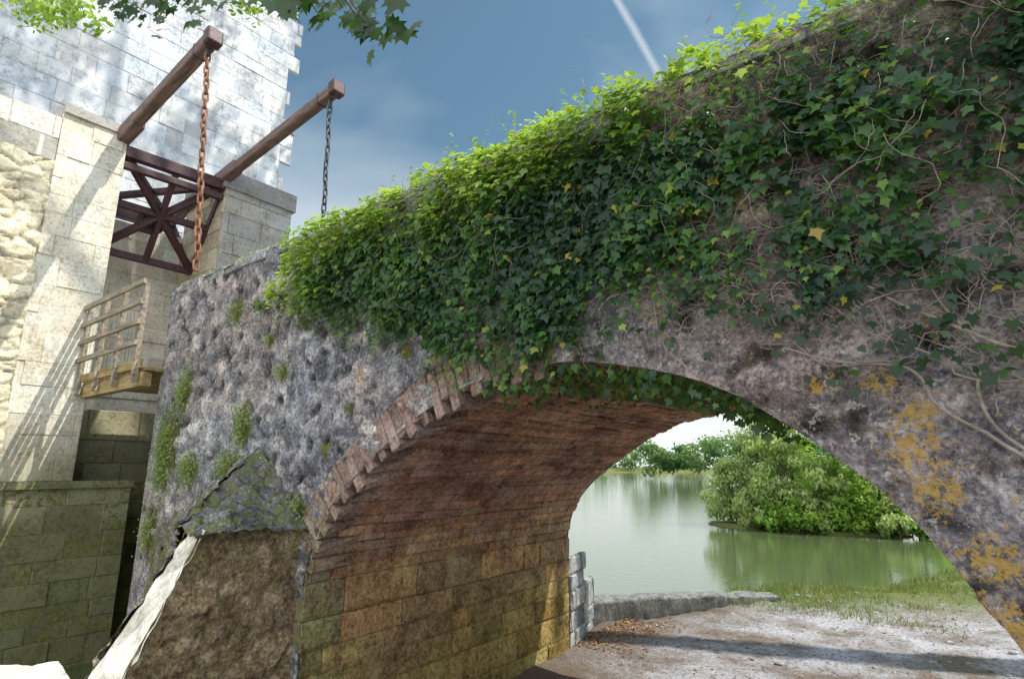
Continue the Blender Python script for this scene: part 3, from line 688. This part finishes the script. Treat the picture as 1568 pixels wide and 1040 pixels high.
pth=[([(8,13,-.2),(7.6,13,8),(6,12.5,16),(3,11,23),(0,9,27)],[.5,.42,.34,.22,.1])]
for c in cl[::2]: 
    sx_=3 if c[0]<0 else 6; pth.append(([(sx_,11.5,22 if c[0]<0 else 17),((sx_+c[0])/2,(11+c[1])/2,(c[2]+21)/2+1),c[:3]],[.12,.08,.03]))
tubes('trunk_and_limbs',pth,bark_m,pt)
mp_=empty('maple_tree'); k=1.65
tips=[(-3.13,2.28),(-2.95,2.2),(-2.75,2.14),(-2.59,2.04),(-2.5,2.06),(-2.85,2.23),(-2.38,1.98),(-1.68,1.58),(-1.53,1.5),(-1.42,1.40),(-1.36,1.32),(-1.30,1.30),(-1.22,1.25),(-1.15,1.18),(-1.11,1.14),(-3.3,2.4),(-1.6,1.54)]
C=[];pth=[]
trunk=[(-4.5,-4,.6),(-4.4,-3.9,3.5),(-4.2,-3.5,6.5)]
pth.append((trunk,[.22,.18,.12]))
for (u,v) in tips:
    c=np.array((u*k,.8*k,v*k+CZ)); 
    for q in range(9): C.append(c+rng.normal(size=3)*np.array((.09,.12,.045))+np.array((0,0,.055)))
    C.append(c+np.array((0,0,.0)))
    pth.append(([(u*k*.9-.1,-.2,v*k+CZ+1.1),(u*k*.97,.6,v*k+CZ+.42),tuple(c+np.array((0,0,.04)))],[.012,.007,.003]))
pth.append(([trunk[-1],(-4.6,-1.5,7.4),(-4.6,-.2,7.2),(-3.4,-.2,6.2),(-1.6,-.2,5.4)],[.1,.07,.045,.03,.02]))
C=np.array(C); n=len(C)
leaves('foliage',C,rng.normal(size=(n,3))*.4+np.array((.3,-.9,.35)),rng.normal(size=(n,3))*.3+np.array((0,0,1)),rng.uniform(.075,.125,n),MAPLE,maple_m,rng.random(n),mp_)
cl=[(-1.81*3,2.4,1.60*3+CZ,.22),(-1.84*3,2.4,1.72*3+CZ,.3),(-1.70*3,2.4,1.62*3+CZ,.2),(-7.0*1.5,1.2*1.5*.67,4.75*1.5+CZ,.3),(-5.2*1.5,1.2,3.5*1.5+CZ,.25),(-6*1.5,1.2,4.0*1.5+CZ,.4),(-4.1*1.5,1.2,2.85*1.5+CZ,.25),(-4.4*1.5,1.2,3.1*1.5+CZ,.25)]
C_,N_,S_,sh=crown(cl,900,.07); leaves('spray_foliage',C_,N_,rng.normal(size=C_.shape),S_,OVAL,tree_m,sh,mp_)
for c in cl: pth.append(([(c[0]*.9,-.2,c[2]+1.6),(c[0]*.97,c[1]*.7,c[2]+.7),c[:3]],[.01,.007,.003]))
tubes('trunk_and_boughs',pth,bark_m,mp_)

# ---------------------------------------------------------------- GRASS / LITTER
C=[];H=[]
while len(C)<14000:
    x=random.uniform(-6,8); y=random.uniform(11,22); w=x-np.interp(y,ys,xs)
    if w<-.15 or w>3.8: continue
    if random.random()>(1.1-w/3.5)*(.5+ntex((x,y,1),1.2)): continue
    C.append((x,y,hgt(x,y)-.01)); H.append(random.uniform(.04,.12)*(1.6 if w<.6 else 1))
C=np.array(C);H=np.array(H);n=len(C); a=rng.uniform(0,6.28,n); R_=np.stack([np.cos(a),np.sin(a),0*a],1)*.009
tip=C+np.stack([rng.normal(size=n)*.4*H,rng.normal(size=n)*.4*H,H],1)
fast_mesh('bank_grass',np.stack([C-R_,C+R_,tip],1),3,grass_m,rng.random(n))
C=[];
for _ in range(1700):
    if random.random()<.45: x=-4.6+abs(random.gauss(0,.4));y=random.uniform(7.3,9.2)
    else: x=random.uniform(-4.5,4);y=random.uniform(7,16)
    C.append((x,y,hgt(x,y)+.012))
C=np.array(C);n=len(C)
lm=leafmat('dead_leaf',[(0,(.14,.04,.02)),(.6,(.3,.11,.05)),(1,(.4,.3,.1))],.1)
leaves('fallen_leaf_litter',C,rng.normal(size=(n,3))*.3+np.array((0,0,1)),rng.normal(size=(n,3)),rng.uniform(.03,.06,n),OVAL,lm,rng.random(n))
rb=MB()
for _ in range(220):
    x=random.uniform(-4,4);y=random.uniform(7.2,15);r=random.choice([.015,.02,.03,.05]); z=hgt(x,y)
    vs=[]
    for i in range(3):
        for j in range(6):
            a=j*1.047; rr=r*(1,.9,.4)[i]*random.uniform(.8,1.2); vs.append((x+rr*math.cos(a)*1.3,y+rr*math.sin(a),z+r*(-.2,.3,.6)[i]))
    fs=[(i*6+j,i*6+(j+1)%6,(i+1)*6+(j+1)%6,(i+1)*6+j) for i in range(2) for j in range(6)]+[tuple(range(12,18))]
    rb.add(vs,fs,(1,1,1.05))
rb.obj('path_pebbles',coping_m)

# ---------------------------------------------------------------- SUN, SKY, CAMERA
sl_=bpy.data.lights.new('sun','SUN'); sl_.energy=5.0; sl_.angle=math.radians(.55); sl_.color=(1,.95,.85)
so=bpy.data.objects.new('sun',sl_); COL.objects.link(so); so.rotation_euler=SUN.to_track_quat('Z','Y').to_euler(); so.location=(20,10,40)
w=bpy.data.worlds.new('World'); scene.world=w; w.use_nodes=True; nt=w.node_tree
for n_ in list(nt.nodes): nt.nodes.remove(n_)
g=NT(nt); sk=g.n('ShaderNodeTexSky',sky_type='NISHITA'); sk.sun_disc=False; sk.sun_elevation=math.asin(SUN.z); sk.sun_rotation=math.atan2(SUN.x,SUN.y)
sk.air_density=1.0; sk.dust_density=1.2; sk.ozone_density=1.0
tc=g.n('ShaderNodeTexCoord'); V=tc.outputs['Generated']; sp=g.n('ShaderNodeSeparateXYZ'); g.l(V,sp.inputs[0])
mp=g.n('ShaderNodeMapping'); mp.inputs['Scale'].default_value=(1,1,1.8); mp.inputs['Rotation'].default_value=(.3,.2,.5); g.l(V,mp.inputs[0])
cn=g.noise(mp.outputs[0],2.0,4,.5,.3)
c=g.mix(1,sk.outputs[0],(.78,1.04,.96),'MULTIPLY')
c=g.mix(g.ramp(cn,[(.46,.04),(.72,.62)]),c,(5.0,5.6,5.9))
hz=g.math('ADD',sp.outputs[2],g.math('MULTIPLY',sp.outputs[0],.10))
c=g.mix(g.ramp(hz,[(.0,.95),(.20,.8),(.46,0)]),c,(7.2,7.6,7.7))
bk=g.math('ADD',g.math('MULTIPLY',sp.outputs[1],-1.0),g.math('MULTIPLY',cn,.5))
c=g.mix(g.ramp(bk,[(.10,0),(.75,1)]),c,(12,12.6,13.6))  # added fill: unseen sky behind the camera brightened to light the facade
dt=g.n('ShaderNodeVectorMath',operation='DOT_PRODUCT'); g.l(V,dt.inputs[0]); dt.inputs[1].default_value=(-.933,-.081,-.350)
ab=g.math('ABSOLUTE',g.math('ADD',dt.outputs['Value'],g.math('MULTIPLY',g.math('SUBTRACT',g.noise(V,9,3),.5),.012)))
c=g.mix(g.math('MULTIPLY',g.ramp(ab,[(.001,1),(.007,0)]),.5),c,(7,7.2,7.4))
bg=g.n('ShaderNodeBackground'); bg.inputs[1].default_value=.14; g.l(c,bg.inputs[0]); o=g.n('ShaderNodeOutputWorld'); g.l(bg.outputs[0],o.inputs[0])
scene.view_settings.view_transform='Standard'; scene.view_settings.look='None'; scene.view_settings.exposure=0
cd=bpy.data.cameras.new('camera'); cd.lens=20; cd.sensor_width=36; cd.clip_end=3000; cd.clip_start=.05
co=bpy.data.objects.new('camera',cd); COL.objects.link(co); co.location=(0,0,CZ)
co.rotation_euler=(math.radians(90+12.6),0,math.radians(37.5)); scene.camera=co
